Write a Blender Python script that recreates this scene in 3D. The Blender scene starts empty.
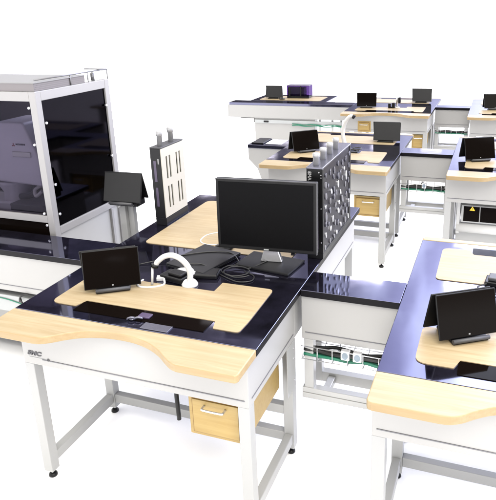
import bpy, bmesh, math, random
from mathutils import Vector, Matrix
random.seed(7)
SC = bpy.context.scene
COL = SC.collection
H = 0.982            # height of every worktop
B0, B1 = 0.584, 0.815  # depth range of the bridge strip that crosses each workstation
BOARD = 0.2035

# ------------------------------------------------------------------ materials
def mat(name, col, rough=0.5, metal=0.0, spec=0.5, coat=0.0, bump=0.0, bscale=200.0, var=0.0, vscale=6.0, rvar=0.0):
    m = bpy.data.materials.new(name); m.use_nodes = True
    nt = m.node_tree; b = nt.nodes['Principled BSDF']
    b.inputs['Base Color'].default_value = (*col, 1); b.inputs['Roughness'].default_value = rough
    b.inputs['Metallic'].default_value = metal; b.inputs['Specular IOR Level'].default_value = spec
    b.inputs['Coat Weight'].default_value = coat; b.inputs['Coat Roughness'].default_value = 0.08
    tc = nt.nodes.new('ShaderNodeTexCoord')
    if var > 0 or rvar > 0:
        n = nt.nodes.new('ShaderNodeTexNoise'); n.inputs['Scale'].default_value = vscale; n.inputs['Detail'].default_value = 5
        nt.links.new(tc.outputs['Object'], n.inputs['Vector'])
        if var > 0:
            r = nt.nodes.new('ShaderNodeMix'); r.data_type = 'RGBA'
            r.inputs['A'].default_value = (*[c*(1-var) for c in col], 1); r.inputs['B'].default_value = (*[min(1, c*(1+var)) for c in col], 1)
            nt.links.new(n.outputs['Fac'], r.inputs['Factor']); nt.links.new(r.outputs['Result'], b.inputs['Base Color'])
        if rvar > 0:
            mr = nt.nodes.new('ShaderNodeMapRange'); mr.inputs['To Min'].default_value = max(0.02, rough-rvar); mr.inputs['To Max'].default_value = rough+rvar
            nt.links.new(n.outputs['Fac'], mr.inputs['Value']); nt.links.new(mr.outputs['Result'], b.inputs['Roughness'])
    if bump > 0:
        n2 = nt.nodes.new('ShaderNodeTexNoise'); n2.inputs['Scale'].default_value = bscale
        bp = nt.nodes.new('ShaderNodeBump'); bp.inputs['Strength'].default_value = bump; bp.inputs['Distance'].default_value = 0.002
        nt.links.new(tc.outputs['Object'], n2.inputs['Vector']); nt.links.new(n2.outputs['Fac'], bp.inputs['Height']); nt.links.new(bp.outputs['Normal'], b.inputs['Normal'])
    return m

def wood(name, c1, c2, rough=0.38, sx=1.2, sy=22.0):
    m = bpy.data.materials.new(name); m.use_nodes = True
    nt = m.node_tree; b = nt.nodes['Principled BSDF']; b.inputs['Roughness'].default_value = rough
    b.inputs['Specular IOR Level'].default_value = 0.4
    tc = nt.nodes.new('ShaderNodeTexCoord'); mp = nt.nodes.new('ShaderNodeMapping')
    mp.inputs['Scale'].default_value = (sx, sy, sy)
    n = nt.nodes.new('ShaderNodeTexNoise'); n.inputs['Scale'].default_value = 2.2; n.inputs['Detail'].default_value = 7; n.inputs['Roughness'].default_value = 0.6; n.inputs['Distortion'].default_value = 0.6
    n2 = nt.nodes.new('ShaderNodeTexNoise'); n2.inputs['Scale'].default_value = 3.0; n2.inputs['Detail'].default_value = 3
    r = nt.nodes.new('ShaderNodeValToRGB'); r.color_ramp.elements[0].position = 0.3; r.color_ramp.elements[1].position = 0.68
    r.color_ramp.elements[0].color = (*c1, 1); r.color_ramp.elements[1].color = (*c2, 1)
    mx = nt.nodes.new('ShaderNodeMix'); mx.data_type = 'RGBA'; mx.blend_type = 'MULTIPLY'; mx.inputs['Factor'].default_value = 0.32
    nt.links.new(tc.outputs['Object'], mp.inputs['Vector']); nt.links.new(mp.outputs['Vector'], n.inputs['Vector'])
    nt.links.new(tc.outputs['Object'], n2.inputs['Vector']); nt.links.new(n.outputs['Fac'], r.inputs['Fac'])
    nt.links.new(r.outputs['Color'], mx.inputs['A']); nt.links.new(n2.outputs['Fac'], mx.inputs['B'])
    nt.links.new(mx.outputs['Result'], b.inputs['Base Color'])
    return m

def slab_mat(name, c1, c2):
    m = bpy.data.materials.new(name); m.use_nodes = True
    nt = m.node_tree; b = nt.nodes['Principled BSDF']
    b.inputs['IOR'].default_value = 2.35; b.inputs['Specular Tint'].default_value = (0.64, 0.65, 0.96, 1)
    tc = nt.nodes.new('ShaderNodeTexCoord')
    n = nt.nodes.new('ShaderNodeTexNoise'); n.inputs['Scale'].default_value = 5; n.inputs['Detail'].default_value = 6; n.inputs['Roughness'].default_value = 0.65
    r = nt.nodes.new('ShaderNodeValToRGB'); r.color_ramp.elements[0].position = 0.35; r.color_ramp.elements[1].position = 0.7
    r.color_ramp.elements[0].color = (*c1, 1); r.color_ramp.elements[1].color = (*c2, 1)
    mr = nt.nodes.new('ShaderNodeMapRange'); mr.inputs['To Min'].default_value = 0.02; mr.inputs['To Max'].default_value = 0.10
    n3 = nt.nodes.new('ShaderNodeTexNoise'); n3.inputs['Scale'].default_value = 3.5
    bp = nt.nodes.new('ShaderNodeBump'); bp.inputs['Strength'].default_value = 0.08; bp.inputs['Distance'].default_value = 0.01
    nt.links.new(tc.outputs['Object'], n.inputs['Vector']); nt.links.new(tc.outputs['Object'], n3.inputs['Vector'])
    nt.links.new(n.outputs['Fac'], r.inputs['Fac']); nt.links.new(r.outputs['Color'], b.inputs['Base Color'])
    nt.links.new(n.outputs['Fac'], mr.inputs['Value']); nt.links.new(mr.outputs['Result'], b.inputs['Roughness'])
    nt.links.new(n3.outputs['Fac'], bp.inputs['Height']); nt.links.new(bp.outputs['Normal'], b.inputs['Normal'])
    return m

def tinted(name, tint, gloss=0.12, col=(0.02, 0.015, 0.03)):
    m = bpy.data.materials.new(name); m.use_nodes = True
    nt = m.node_tree; nt.nodes.clear()
    o = nt.nodes.new('ShaderNodeOutputMaterial'); t = nt.nodes.new('ShaderNodeBsdfTransparent'); t.inputs['Color'].default_value = (*tint, 1)
    g = nt.nodes.new('ShaderNodeBsdfGlossy'); g.inputs['Roughness'].default_value = 0.05; g.inputs['Color'].default_value = (0.8, 0.75, 0.95, 1)
    lw = nt.nodes.new('ShaderNodeLayerWeight'); lw.inputs['Blend'].default_value = 0.5
    pw = nt.nodes.new('ShaderNodeMath'); pw.operation = 'POWER'; pw.inputs[1].default_value = 4.0
    f = nt.nodes.new('ShaderNodeMath'); f.operation = 'MULTIPLY_ADD'; f.inputs[1].default_value = 0.15; f.inputs[2].default_value = 0.008
    nt.links.new(lw.outputs['Facing'], pw.inputs[0]); nt.links.new(pw.outputs[0], f.inputs[0])
    mx = nt.nodes.new('ShaderNodeMixShader')
    nt.links.new(f.outputs[0], mx.inputs['Fac']); nt.links.new(t.outputs['BSDF'], mx.inputs[1]); nt.links.new(g.outputs['BSDF'], mx.inputs[2])
    nt.links.new(mx.outputs['Shader'], o.inputs['Surface'])
    return m

def perforated(name, c1, c2, s=90):
    m = mat(name, c1, 0.4, 0.3); nt = m.node_tree; b = nt.nodes['Principled BSDF']
    tc = nt.nodes.new('ShaderNodeTexCoord'); mp = nt.nodes.new('ShaderNodeMapping'); mp.inputs['Scale'].default_value = (s, s, s)
    v = nt.nodes.new('ShaderNodeTexVoronoi'); v.inputs['Randomness'].default_value = 0.0; v.inputs['Scale'].default_value = 1.0
    r = nt.nodes.new('ShaderNodeValToRGB'); r.color_ramp.elements[0].position = 0.32; r.color_ramp.elements[1].position = 0.42
    r.color_ramp.elements[0].color = (*c2, 1); r.color_ramp.elements[1].color = (*c1, 1)
    nt.links.new(tc.outputs['Object'], mp.inputs['Vector']); nt.links.new(mp.outputs['Vector'], v.inputs['Vector'])
    nt.links.new(v.outputs['Distance'], r.inputs['Fac']); nt.links.new(r.outputs['Color'], b.inputs['Base Color'])
    return m

M = {}; LAST = [None]
M['white'] = mat('white_lacquer', (0.278, 0.275, 0.268), 0.42, bump=0.03, bscale=350, var=0.045, vscale=2.2, rvar=0.10)
M['leg'] = mat('white_steel', (0.268, 0.27, 0.268), 0.35, bump=0.03, bscale=300, var=0.03, vscale=5, rvar=0.08)
M['alu'] = mat('aluminium', (0.36, 0.36, 0.355), 0.33, 0.3, var=0.05, vscale=12)
M['frame'] = mat('frame_aluminium', (0.215, 0.21, 0.21), 0.4, 0.1, var=0.04, vscale=9)
M['trim'] = mat('dark_trim', (0.10, 0.10, 0.11), 0.5)
M['maple'] = wood('maple', (0.262, 0.196, 0.102), (0.328, 0.266, 0.165))
M['inlay'] = wood('maple_inlay', (0.268, 0.197, 0.105), (0.34, 0.272, 0.165), 0.45)
M['edge'] = wood('maple_edge', (0.275, 0.188, 0.085), (0.32, 0.238, 0.125), 0.4)
M['beech'] = wood('yellow_beech', (0.29, 0.19, 0.055), (0.34, 0.24, 0.082), 0.4)
M['beech_dark'] = mat('drawer_gap', (0.16, 0.085, 0.015), 0.7)
M['slab'] = slab_mat('indigo_laminate', (0.0022, 0.002, 0.003), (0.0075, 0.0068, 0.012))
M['black'] = mat('black_plastic', (0.004, 0.004, 0.0045), 0.35, spec=0.22, var=0.2, vscale=20, rvar=0.08)
M['matt'] = mat('black_matt', (0.005, 0.005, 0.0055), 0.5, spec=0.2, bump=0.08, bscale=500)
M['edgeblack'] = mat('black_edge_band', (0.003, 0.0026, 0.004), 0.4, spec=0.12)
M['screen'] = mat('black_glass', (0.003, 0.002, 0.0016), 0.05, spec=0.12, rvar=0.03, vscale=4)
M['screen'].node_tree.nodes['Principled BSDF'].inputs['IOR'].default_value = 1.2
M['lcd'] = mat('lcd_screen', (0.0022, 0.0022, 0.0026), 0.4, spec=0.05)
M['grey'] = mat('grey_plastic', (0.035, 0.035, 0.038), 0.5, bump=0.05, bscale=400)
M['laptop'] = mat('laptop_lid', (0.006, 0.006, 0.007), 0.42, spec=0.3, var=0.15, vscale=15)
M['silver'] = mat('silver', (0.62, 0.62, 0.64), 0.25, 0.8)
M['whiteplast'] = mat('white_plastic', (0.46, 0.46, 0.455), 0.35, var=0.03)
M['cream'] = mat('cream_panel', (0.36, 0.345, 0.30), 0.45, var=0.04, vscale=4)
M['purple'] = mat('purple_plastic', (0.04, 0.028, 0.06), 0.35, var=0.2, vscale=10)
M['robot'] = mat('robot_shell', (0.46, 0.455, 0.50), 0.3, var=0.05, vscale=3)
M['cavity'] = mat('dark_liner', (0.005, 0.0045, 0.006), 0.35, var=0.3, vscale=5)
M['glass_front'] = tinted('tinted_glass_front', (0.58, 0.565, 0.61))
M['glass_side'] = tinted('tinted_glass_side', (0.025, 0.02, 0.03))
M['roofglass'] = mat('roof_sheet_grey', (0.16, 0.16, 0.16), 0.4)
M['violetclear'] = tinted('violet_acrylic', (0.45, 0.36, 0.55))
M['acrylic'] = mat('printed_acrylic', (0.013, 0.012, 0.016), 0.3, spec=0.15, var=0.9, vscale=22, coat=0.0)
M['green'] = mat('green_cable', (0.01, 0.13, 0.075), 0.45)
M['cable'] = mat('black_cable', (0.005, 0.005, 0.005), 0.5)
M['yellow'] = mat('yellow_sign', (0.75, 0.48, 0.01), 0.4)
M['red'] = mat('red_mark', (0.22, 0.02, 0.03), 0.4)
M['ink'] = mat('dark_ink', (0.035, 0.035, 0.04), 0.5)
M['print'] = mat('white_print', (0.2, 0.2, 0.2), 0.5)
M['plate'] = mat('brushed_plate', (0.13, 0.13, 0.16), 0.22, 0.7, var=0.08, vscale=30)
M['steel'] = mat('dark_steel_rod', (0.12, 0.12, 0.125), 0.3, 0.6)
M['cap'] = mat('frosted_cap', (0.26, 0.26, 0.265), 0.3, 0.2, var=0.25, vscale=60)
M['perf'] = perforated('perforated_sheet', (0.115, 0.105, 0.108), (0.02, 0.018, 0.02))
M['floor'] = mat('white_floor', (0.97, 0.97, 0.97), 0.8, spec=0.1, var=0.01, vscale=1.5)
M['socket'] = mat('socket_blue_grey', (0.16, 0.20, 0.24), 0.3, var=0.3, vscale=60)
M['paper'] = mat('white_paper', (0.75, 0.75, 0.75), 0.7)
M['tray'] = mat('grey_tray', (0.29, 0.30, 0.30), 0.4, 0.2, var=0.05)

# ------------------------------------------------------------------ mesh builder
class MB:
    def __init__(s): s.bm = bmesh.new()
    def box(s, x0, x1, y0, y1, z0, z1, rot=None, piv=None):
        vs = [s.bm.verts.new((x, y, z)) for x in (x0, x1) for y in (y0, y1) for z in (z0, z1)]
        for f in ((0,1,3,2),(4,6,7,5),(0,4,5,1),(2,3,7,6),(0,2,6,4),(1,5,7,3)): s.bm.faces.new([vs[i] for i in f])
        if rot is not None:
            p = Vector(piv)
            for v in vs: v.co = rot @ (v.co - p) + p
        return s
    def prism(s, pts, z0, z1, axis='z'):
        def P(a, b, c): return (a, b, c) if axis == 'z' else ((a, c, b) if axis == 'y' else (c, a, b))
        lo = [s.bm.verts.new(P(x, y, z0)) for x, y in pts]; hi = [s.bm.verts.new(P(x, y, z1)) for x, y in pts]
        n = len(pts); s.bm.faces.new(lo[::-1]); s.bm.faces.new(hi)
        for i in range(n): s.bm.faces.new((lo[i], lo[(i+1) % n], hi[(i+1) % n], hi[i]))
        return s
    def tube(s, path, r, n=10, cap=True, taper=None):
        path = [Vector(p) for p in path]; rings = []
        prev = None
        for i, p in enumerate(path):
            t = (path[min(i+1, len(path)-1)] - path[max(i-1, 0)]).normalized()
            if prev is None:
                a = Vector((0, 0, 1)) if abs(t.z) < 0.9 else Vector((1, 0, 0)); u = t.cross(a).normalized()
            else:
                u = (prev - t*prev.dot(t)).normalized()
            prev = u; w = t.cross(u)
            rr = r if taper is None else r*(1 + (taper-1)*i/(len(path)-1))
            rings.append([s.bm.verts.new(p + u*math.cos(2*math.pi*k/n)*rr + w*math.sin(2*math.pi*k/n)*rr) for k in range(n)])
        for a, b in zip(rings, rings[1:]):
            for k in range(n):
                f = s.bm.faces.new((a[k], a[(k+1) % n], b[(k+1) % n], b[k])); f.smooth = True
        if cap: s.bm.faces.new(rings[0][::-1]); s.bm.faces.new(rings[-1])
        return s
    def lathe(s, prof, x=0, y=0, n=20):
        rings = [[s.bm.verts.new((x+r*math.cos(2*math.pi*k/n), y+r*math.sin(2*math.pi*k/n), z)) for k in range(n)] for r, z in prof]
        for a, b in zip(rings, rings[1:]):
            for k in range(n):
                f = s.bm.faces.new((a[k], a[(k+1) % n], b[(k+1) % n], b[k])); f.smooth = True
        s.bm.faces.new(rings[0][::-1]); s.bm.faces.new(rings[-1])
        return s
    def build(s, name, m, parent=None, bevel=0.0, seg=2):
        bmesh.ops.recalc_face_normals(s.bm, faces=s.bm.faces)
        me = bpy.data.meshes.new(name); s.bm.to_mesh(me); s.bm.free(); me.materials.append(M[m])
        o = bpy.data.objects.new(name, me); COL.objects.link(o); LAST[0] = o
        if parent is not None: o.parent = parent
        if bevel > 0:
            b = o.modifiers.new('bevel', 'BEVEL'); b.width = bevel; b.segments = seg; b.limit_method = 'ANGLE'; b.angle_limit = math.radians(40)
        return o

def smooth(pts, k=8):
    pts = [Vector(p) for p in pts]; out = []
    P = [pts[0]*2-pts[1]] + pts + [pts[-1]*2-pts[-2]]
    for i in range(1, len(P)-2):
        a, b, c, d = P[i-1:i+3]
        for j in range(k):
            t = j/k
            out.append(0.5*((2*b)+(c-a)*t+(2*a-5*b+4*c-d)*t*t+(3*b-3*c+d-a)*t**3))
    out.append(pts[-1]); return out

def rounded(pts, rads, n=5):
    """polygon corners rounded by per-corner radius"""
    out = []; N = len(pts)
    for i in range(N):
        p = Vector(pts[i]); r = rads[i]
        if r <= 0: out.append((p.x, p.y)); continue
        a = (Vector(pts[i-1]) - p); b = (Vector(pts[(i+1) % N]) - p)
        r = min(r, a.length*0.48, b.length*0.48)
        a = p + a.normalized()*r; b = p + b.normalized()*r
        for k in range(n+1):
            t = k/n; q = a*(1-t)**2 + p*2*t*(1-t) + b*t*t; out.append((q.x, q.y))
    return out

def band(o):
    o.data.materials.append(M['edgeblack'])
    for p in o.data.polygons:
        if abs(p.normal.z) < 0.5: p.material_index = 1
def tag(o, label=None, cat=None, group=None, kind=None):
    if label: o['label'] = label
    if cat: o['category'] = cat
    if group: o['group'] = group
    if kind: o['kind'] = kind
    return o
def empty(name, label, cat, loc=(0, 0, 0), rz=0.0, group=None):
    o = bpy.data.objects.new(name, None); COL.objects.link(o); o.location = loc; o.rotation_euler = (0, 0, rz); o.empty_display_size = 0.1
    return tag(o, label, cat, group)
def copy_tree(o, parent=None):
    c = o.copy(); COL.objects.link(c)
    if parent is not None: c.parent = parent
    for ch in list(o.children): copy_tree(ch, c)
    return c

def text(name, body, size, m, parent, loc, rot, bold=0.0, shear=0.0, sx=1.0):
    cu = bpy.data.curves.new(name, 'FONT'); cu.body = body; cu.size = size; cu.extrude = 0.0008; cu.offset = bold; cu.shear = shear
    cu.align_x = 'LEFT'; cu.align_y = 'CENTER'
    t = bpy.data.objects.new('tmp_text', cu); COL.objects.link(t)
    dg = bpy.context.evaluated_depsgraph_get(); dg.update()
    me = bpy.data.meshes.new_from_object(t.evaluated_get(dg))
    bpy.data.objects.remove(t)
    me.materials.clear(); me.materials.append(M[m])
    o = bpy.data.objects.new(name, me); COL.objects.link(o); o.parent = parent
    o.location = loc; o.rotation_euler = rot; o.scale = (sx, 1, 1)
    return o

# ------------------------------------------------------------------ setting
fl = MB().box(-45, 45, -20, 70, -0.05, 0.0).build('floor', 'floor'); tag(fl, kind='structure')

# ------------------------------------------------------------------ workstation
def board_outline(W, d=BOARD, y=0.0, sgn=1, scallop=True):
    """front board with rounded outer corners and a scooped place for the operator"""
    c = W*0.52
    pts = [(0.0, -0.003)]
    pts += [(0.0, -d+0.02), (0.006, -d+0.006), (0.02, -d)]
    if scallop:
        prof = [(-0.365, 0.0), (-0.33, 0.006), (-0.29, 0.03), (-0.245, 0.072), (-0.19, 0.112), (-0.12, 0.139), (-0.04, 0.151), (0.05, 0.148), (0.13, 0.125), (0.20, 0.085), (0.25, 0.043), (0.29, 0.012), (0.32, 0.0)]
        sm = smooth([(a, b, 0) for a, b in prof], 4)
        sc = W/1.2
        pts += [(c+p.x*sc, -d+max(0, p.y)*0.93) for p in sm]
    pts += [(W-0.012, -d), (W-0.004, -d+0.006), (W, -d+0.016), (W, -0.003)]
    return [(x, y + sgn*yy) for x, yy in pts]

def inlay_outline(W, y0=0.10, y1=0.54, yb=0.437, flip=None, plain=False):
    """inlay sheet with a slot recess at its front edge and a recess at its back"""
    m = 0.13; r = W-0.125; k = W/1.27
    P = [(m, y0), (m+0.15, y0), (m+0.172, y0+0.062), (m+0.872*k, y0+0.062), (m+0.89*k, y0), (r, y0), (r+0.005, y0+0.10), (r, y1), (0.862*k, y1), (0.862*k, yb), (m+0.165, yb), (m+0.08, yb-0.04), (m, yb-0.05)]
    R = [0.05, 0.004, 0.004, 0.004, 0.004, 0.02, 0.02, 0.03, 0.004, 0.004, 0.01, 0.02, 0.03]
    if plain: P = P[:8] + [(m, y1)]; R = R[:8] + [0.03]
    P = rounded(P, R)
    if flip is not None: P = [(x, flip-y) for x, y in P][::-1]
    return P

def drawer(parent, x0, x1, z0, z1, y=0.015, depth=0.45):
    d = MB().box(x0, x1, y, y+depth, z0, z1).build('drawer', 'beech', parent, 0.002)
    MB().box(x0+0.018, x1-0.018, y-0.0035, y-0.0005, z0+0.016, z1-0.016).build('drawer_gap', 'beech_dark', d)
    f = MB().box(x0+0.023, x1-0.023, y-0.009, y-0.001, z0+0.021, z1-0.021).build('drawer_front', 'beech', d, 0.002)
    cx = (x0+x1)/2; zz = z1-0.045
    MB().tube(smooth([(cx-0.052, y-0.009, zz), (cx-0.052, y-0.034, zz), (cx-0.04, y-0.041, zz), (cx+0.04, y-0.041, zz), (cx+0.052, y-0.034, zz), (cx+0.052, y-0.009, zz)], 4), 0.005, 8).build('handle', 'silver', d)
    return d

def workstation(x0, y0, W, L, label, drawers=(), back='mirror', back_board=0.055, scallop=True, legs=True, third=True, al=0.0325):
    t = empty('workstation', label, 'workstation', (x0, y0, 0), 0, 'white wood-topped workstations')
    a = 0.0325; zb = 0.703; zt = H-0.034
    # body: apron box under the worktop
    MB().box(al, W-a, -0.03, B0-0.004, zb, zt).box(al, W-a, B0-0.004, L-0.03, zb+0.001, zt).build('apron', 'white', t, 0.004)
    tr = MB().box(al+(0.115 if third is False else 0.02), W-a-0.02, -0.0325, -0.0285, 0.737, 0.7415).build('trim_line', 'trim', t)
    MB().box(W-a-0.001, W-a+0.0025, 0.0, B0-0.03, 0.737, 0.7415).build('trim_line', 'trim', t)
    MB().box(W-a-0.001, W-a+0.0025, B1+0.05, L-0.06, 0.737, 0.7415).build('trim_line', 'trim', t)
    # worktop slab
    MB().box(0, W, 0.0, L, H-0.034, H).build('worktop', 'slab', t, 0.0025); band(LAST[0])
    fb = MB().prism(board_outline(W, scallop=scallop), H-0.034, H+0.002).build('front_board', 'maple', t, 0.005, 3)
    fb.data.materials.append(M['edge'])
    for p in fb.data.polygons:
        if abs(p.normal.z) < 0.5: p.material_index = 1
    MB().prism(inlay_outline(W), H+0.0003, H+0.004).build('wood_inlay', 'inlay', t)
    k = W/1.27
    MB().box(0.13+0.165, 0.13+0.862*k, 0.062, 0.158, H+0.0003, H+0.0032).build('control_strip', 'screen', t)
    if back == 'mirror':
        MB().prism(inlay_outline(W, flip=L, plain=True), H+0.0003, H+0.004).build('back_inlay', 'inlay', t)
        MB().box(0.13+0.165, 0.13+0.862*k, L-0.158, L-0.062, H+0.0003, H+0.0032).build('control_strip', 'screen', t)
    else:
        MB().prism(rounded([(0.14, 0.925), (1.10, 0.925), (1.10, L-0.14), (0.14, L-0.14)], [0.05]*4), H+0.0003, H+0.004).build('back_inlay', 'inlay', t)
    if back_board:
        bb = MB().prism([(x, L - yy) for x, yy in board_outline(W, d=back_board, scallop=False)][::-1], H-0.034, H+0.002).build('back_board', 'maple', t, 0.005, 3)
    if legs:
        s = 0.055
        ys = [-0.03, B0-0.055, B1+0.005, L-0.03-s]
        for i, yy in enumerate(ys):
            if i == 2 and not third: continue
            for xx in (al, W-a-s):
                lg = MB().box(xx, xx+s, yy, yy+s, 0.045, zb+0.0015).build('leg', 'leg', t, 0.003)
                MB().lathe([(0.006, 0.02), (0.006, 0.046)], xx+s/2, yy+s/2, 10).lathe([(0.019, 0.0), (0.023, 0.004), (0.022, 0.014), (0.012, 0.022)], xx+s/2, yy+s/2, 16).build('foot', 'black', lg)
        for xx in (al, W-a-s):
            MB().box(xx+0.006, xx+s-0.006, ys[0]+s, ys[1], 0.085, 0.14).build('stretcher', 'leg', t, 0.003)
            MB().box(xx+0.006, xx+s-0.006, (ys[2] if third else ys[3]-0.06)+s, ys[3], 0.085, 0.14).build('stretcher', 'leg', t, 0.003)
        for yy, zz in ((ys[1], 0.085), (ys[2], 0.085) if third else (ys[1], 0.255)):
            MB().box(al+s, W-a-s, yy+0.006, yy+s-0.006, zz, zz+0.055).build('stretcher', 'leg', t, 0.003)
        # bolts on the rear side plate by the bridge
        MB().box(W-a-0.003, W-a+0.001, B0-0.13, B0-0.002, 0.42, zb).build('side_plate', 'leg', t, 0.001)
        for zz in (0.47, 0.60, 0.66):
            MB().prism([(B0-0.03+0.006*math.cos(q*math.pi/4), zz+0.006*math.sin(q*math.pi/4)) for q in range(8)], W-a+0.001, W-a+0.005, 'x').build('bolt', 'silver', t)
    for dr in drawers: drawer(t, *dr)
    return t

XA, WA, LA = -0.2154, 1.2689, 1.958
XB, LB = 1.554, 1.44
XC, YC = -0.1336, 3.165
XD = 1.560
XE, YE = -0.107, 6.126
XG = 1.570
wA = workstation(XA, 0, WA, LA, 'front left workstation with the flat monitor and white bent arm on its top', drawers=[(0.915, 1.187, 0.472, 0.688)], back='plain', back_board=False, third=False)
wB = workstation(XB, 0, 1.2, LB, 'front right workstation nearest the right edge, with a glaring blue top', al=-0.008)
wC = workstation(XC, YC, 1.2, LB, 'middle row workstation behind the black rack, yellow drawer under its right end', drawers=[(0.865, 1.14, 0.49, 0.685)])
wD = workstation(XD, YC, 1.2, LB, 'middle row workstation at the right edge with a dark control box underneath', al=-0.01)
wE = workstation(XE, YE, 1.2, LB, 'back row workstation with a scooped board, two tent tablets and thin white pole', drawers=[(0.96, 1.135, 0.50, 0.69)])
wG = workstation(XG, YE, 1.2, LB, 'back row workstation at the right edge of the photo', scallop=True)
# workstation E has a second yellow drawer let into its apron
d2 = drawer(wE, 0.215, 0.40, 0.709, 0.86, y=-0.0345, depth=0.02)

# lettering and mark on the front apron of the near workstation
text('lettering', 'SMC', 0.031, 'ink', wA, (0.062, -0.0315, 0.766), (math.pi/2, 0, 0), 0.0016, 0.25, 1.35)
MB().box(0.07, 0.19, -0.0318, -0.0285, 0.7435, 0.745).build('trim_line', 'tray', wA)
MB().lathe([(0.007, 0), (0.007, 0.004)], 0, 0, 12).build('round_mark', 'grey', wA)
rm = wA.children[-1]
for c in wA.children:
    if c.name.startswith('round_mark'): c.location = (0.185, -0.0285, 0.7445); c.rotation_euler = (math.pi/2, 0, 0)
# fittings set in the control strip of the near workstation
MB().box(0.640, 0.70, 0.085, 0.125, H+0.0034, H+0.012).build('button_panel', 'purple', wA, 0.002)
MB().box(0.70, 0.84, 0.008, 0.060, H+0.0005, H+0.004).build('metal_plate', 'plate', wA, 0.001)
cl = MB()
for dx, dy in ((0.0, 0.0), (0.03, 0.010)):
    cl.tube(smooth([(0.605+dx, 0.055+dy, H+0.005), (0.612+dx, 0.052+dy, H+0.014), (0.628+dx, 0.058+dy, H+0.017), (0.642+dx, 0.068+dy, H+0.008)], 5), 0.005, 8)
cl.lathe([(0.016, H+0.0036), (0.016, H+0.006), (0.011, H+0.008)], 0.622, 0.070, 16)
cl.build('metal_clip', 'plate', wA)
# black cable connector hanging under the front
MB().tube(smooth([(0.80, 0.10, 0.70), (0.802, 0.10, 0.62), (0.80, 0.10, 0.58), (0.803, 0.10, 0.455)], 4), 0.011, 8).build('hanging_connector', 'black', wA)

# control box below workstation D
cb = MB().box(0.13, 1.05, 0.10, 0.45, 0.485, 0.645).build('control_box', 'leg', wD, 0.003)
MB().box(0.15, 0.285, 0.0965, 0.0995, 0.497, 0.636).build('dark_panel', 'screen', cb, 0.001)
MB().box(0.292, 1.03, 0.0965, 0.0995, 0.497, 0.636).build('dark_panel', 'screen', cb, 0.001)
MB().prism([(0.20, 0.600), (0.246, 0.600), (0.223, 0.638)], 0.0935, 0.096, 'y').build('warning_sign', 'yellow', cb)
text('warning_lettering', '!', 0.03, 'ink', cb, (0.2195, 0.0932, 0.615), (math.pi/2, 0, 0), 0.0006)
MB().tube([(0.095, 0.13, 0.425), (1.05, 0.13, 0.425)], 0.045, 20).build('white_roll', 'whiteplast', wD)
MB().box(0.09, 1.1, 0.16, 0.5, 0.28, 0.375).build('lower_shelf', 'leg', wD, 0.004)
MB().box(0.09, 0.12, 0.10, 0.45, 0.375, 0.703).build('bracket', 'alu', wD, 0.003)

# ------------------------------------------------------------------ bridges
def bridge(x0, x1, y0, label, b0=B0, b1=B1, basket=True, sockets=0, frame=True, rail_z=0.38, tray=False):
    t = empty('bridge_bench', label, 'bridge', (x0, y0, 0), 0, 'bridge benches joining the workstations')
    w = x1-x0; e = 0.0015
    MB().box(e, w-e, b0, b1, H-0.036, H-0.0005).build('bridge_top', 'slab', t, 0.002); band(LAST[0])
    MB().box(e, w-e, b0+0.012, b1-0.012, 0.700, H-0.0365).build('bridge_body', 'white', t, 0.003)
    MB().box(0.02, w-0.02, b0+0.0095, b0+0.0125, 0.738, 0.742).build('trim_line', 'trim', t)
    if tray:
        MB().box(e, w-e, b0+0.02, b1-0.02, 0.545, 0.66).build('cable_tray', 'tray', t, 0.003)
    if basket:
        bk = MB(); yb = b0-0.015; yk = b0+0.16; zt, zl = 0.672, 0.598; r = 0.0026
        n = max(3, int(w/0.075))
        for z in (zt, zl): bk.tube([(0.005, yb, z), (w-0.005, yb, z)], r, 6)
        for yy in (yb+0.05, yb+0.10, yk): bk.tube([(0.005, yy, zl), (w-0.005, yy, zl)], r, 6)
        bk.tube([(0.005, yk, zt), (w-0.005, yk, zt)], r, 6)
        for i in range(n+1):
            x = 0.012 + (w-0.024)*i/n
            bk.tube([(x, yb-0.002, zt), (x, yb-0.002, zl), (x, yk, zl), (x, yk, zt)], r, 6)
        bk.build('wire_basket', 'silver', t)
        g = MB()
        for j in range(3):
            g.tube(smooth([(0.01+i*(w-0.02)/6, yb+0.025+0.022*j+0.006*math.sin(i*2+j), zl+0.012+0.003*math.cos(3*i+j)) for i in range(7)], 4), 0.0085, 8)
        g.build('green_cable', 'green', t)
        g = MB()
        for j in range(3):
            g.tube(smooth([(0.01+i*(w-0.02)/6, yb+0.03+0.024*j+0.008*math.sin(i*1.7+2*j), zl+0.036+0.005*math.cos(2*i+j)) for i in range(7)], 4), 0.010, 8)
        g.build('black_cable', 'cable', t)
    for i in range(sockets):
        x = w*0.44 + i*0.062
        sk = MB().box(x, x+0.045, b0-0.04, b0-0.012, 0.642, 0.694).build('socket_block', 'silver', t, 0.004)
        MB().prism([(x+0.0225+0.016*math.cos(q*math.pi/10), 0.668+0.019*math.sin(q*math.pi/10)) for q in range(20)], b0-0.0425, b0-0.0395, 'y').build('socket_face', 'socket', sk)
    if frame:
        for xx in (0.012, w-0.062):
            for yy in (b0+0.012, b1-0.062):
                MB().box(xx, xx+0.05, yy, yy+0.05, rail_z-0.03, 0.7005).build('post', 'alu', t, 0.003)
        MB().box(0.001, w-0.001, b0+0.006, b0+0.05, rail_z-0.0, rail_z+0.03).box(0.001, w-0.001, b0+0.002, b0+0.055, rail_z-0.032, rail_z-0.0005).build('lower_rail', 'alu', t, 0.003)
        MB().box(0.001, w-0.001, b1-0.06, b1-0.012, rail_z-0.03, rail_z+0.03).build('lower_rail', 'alu', t, 0.003)
        MB().box(0.10, 0.14, b0+0.056, b1-0.061, rail_z-0.025, rail_z+0.015).build('cross_rail', 'alu', t, 0.003)
    return t
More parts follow.
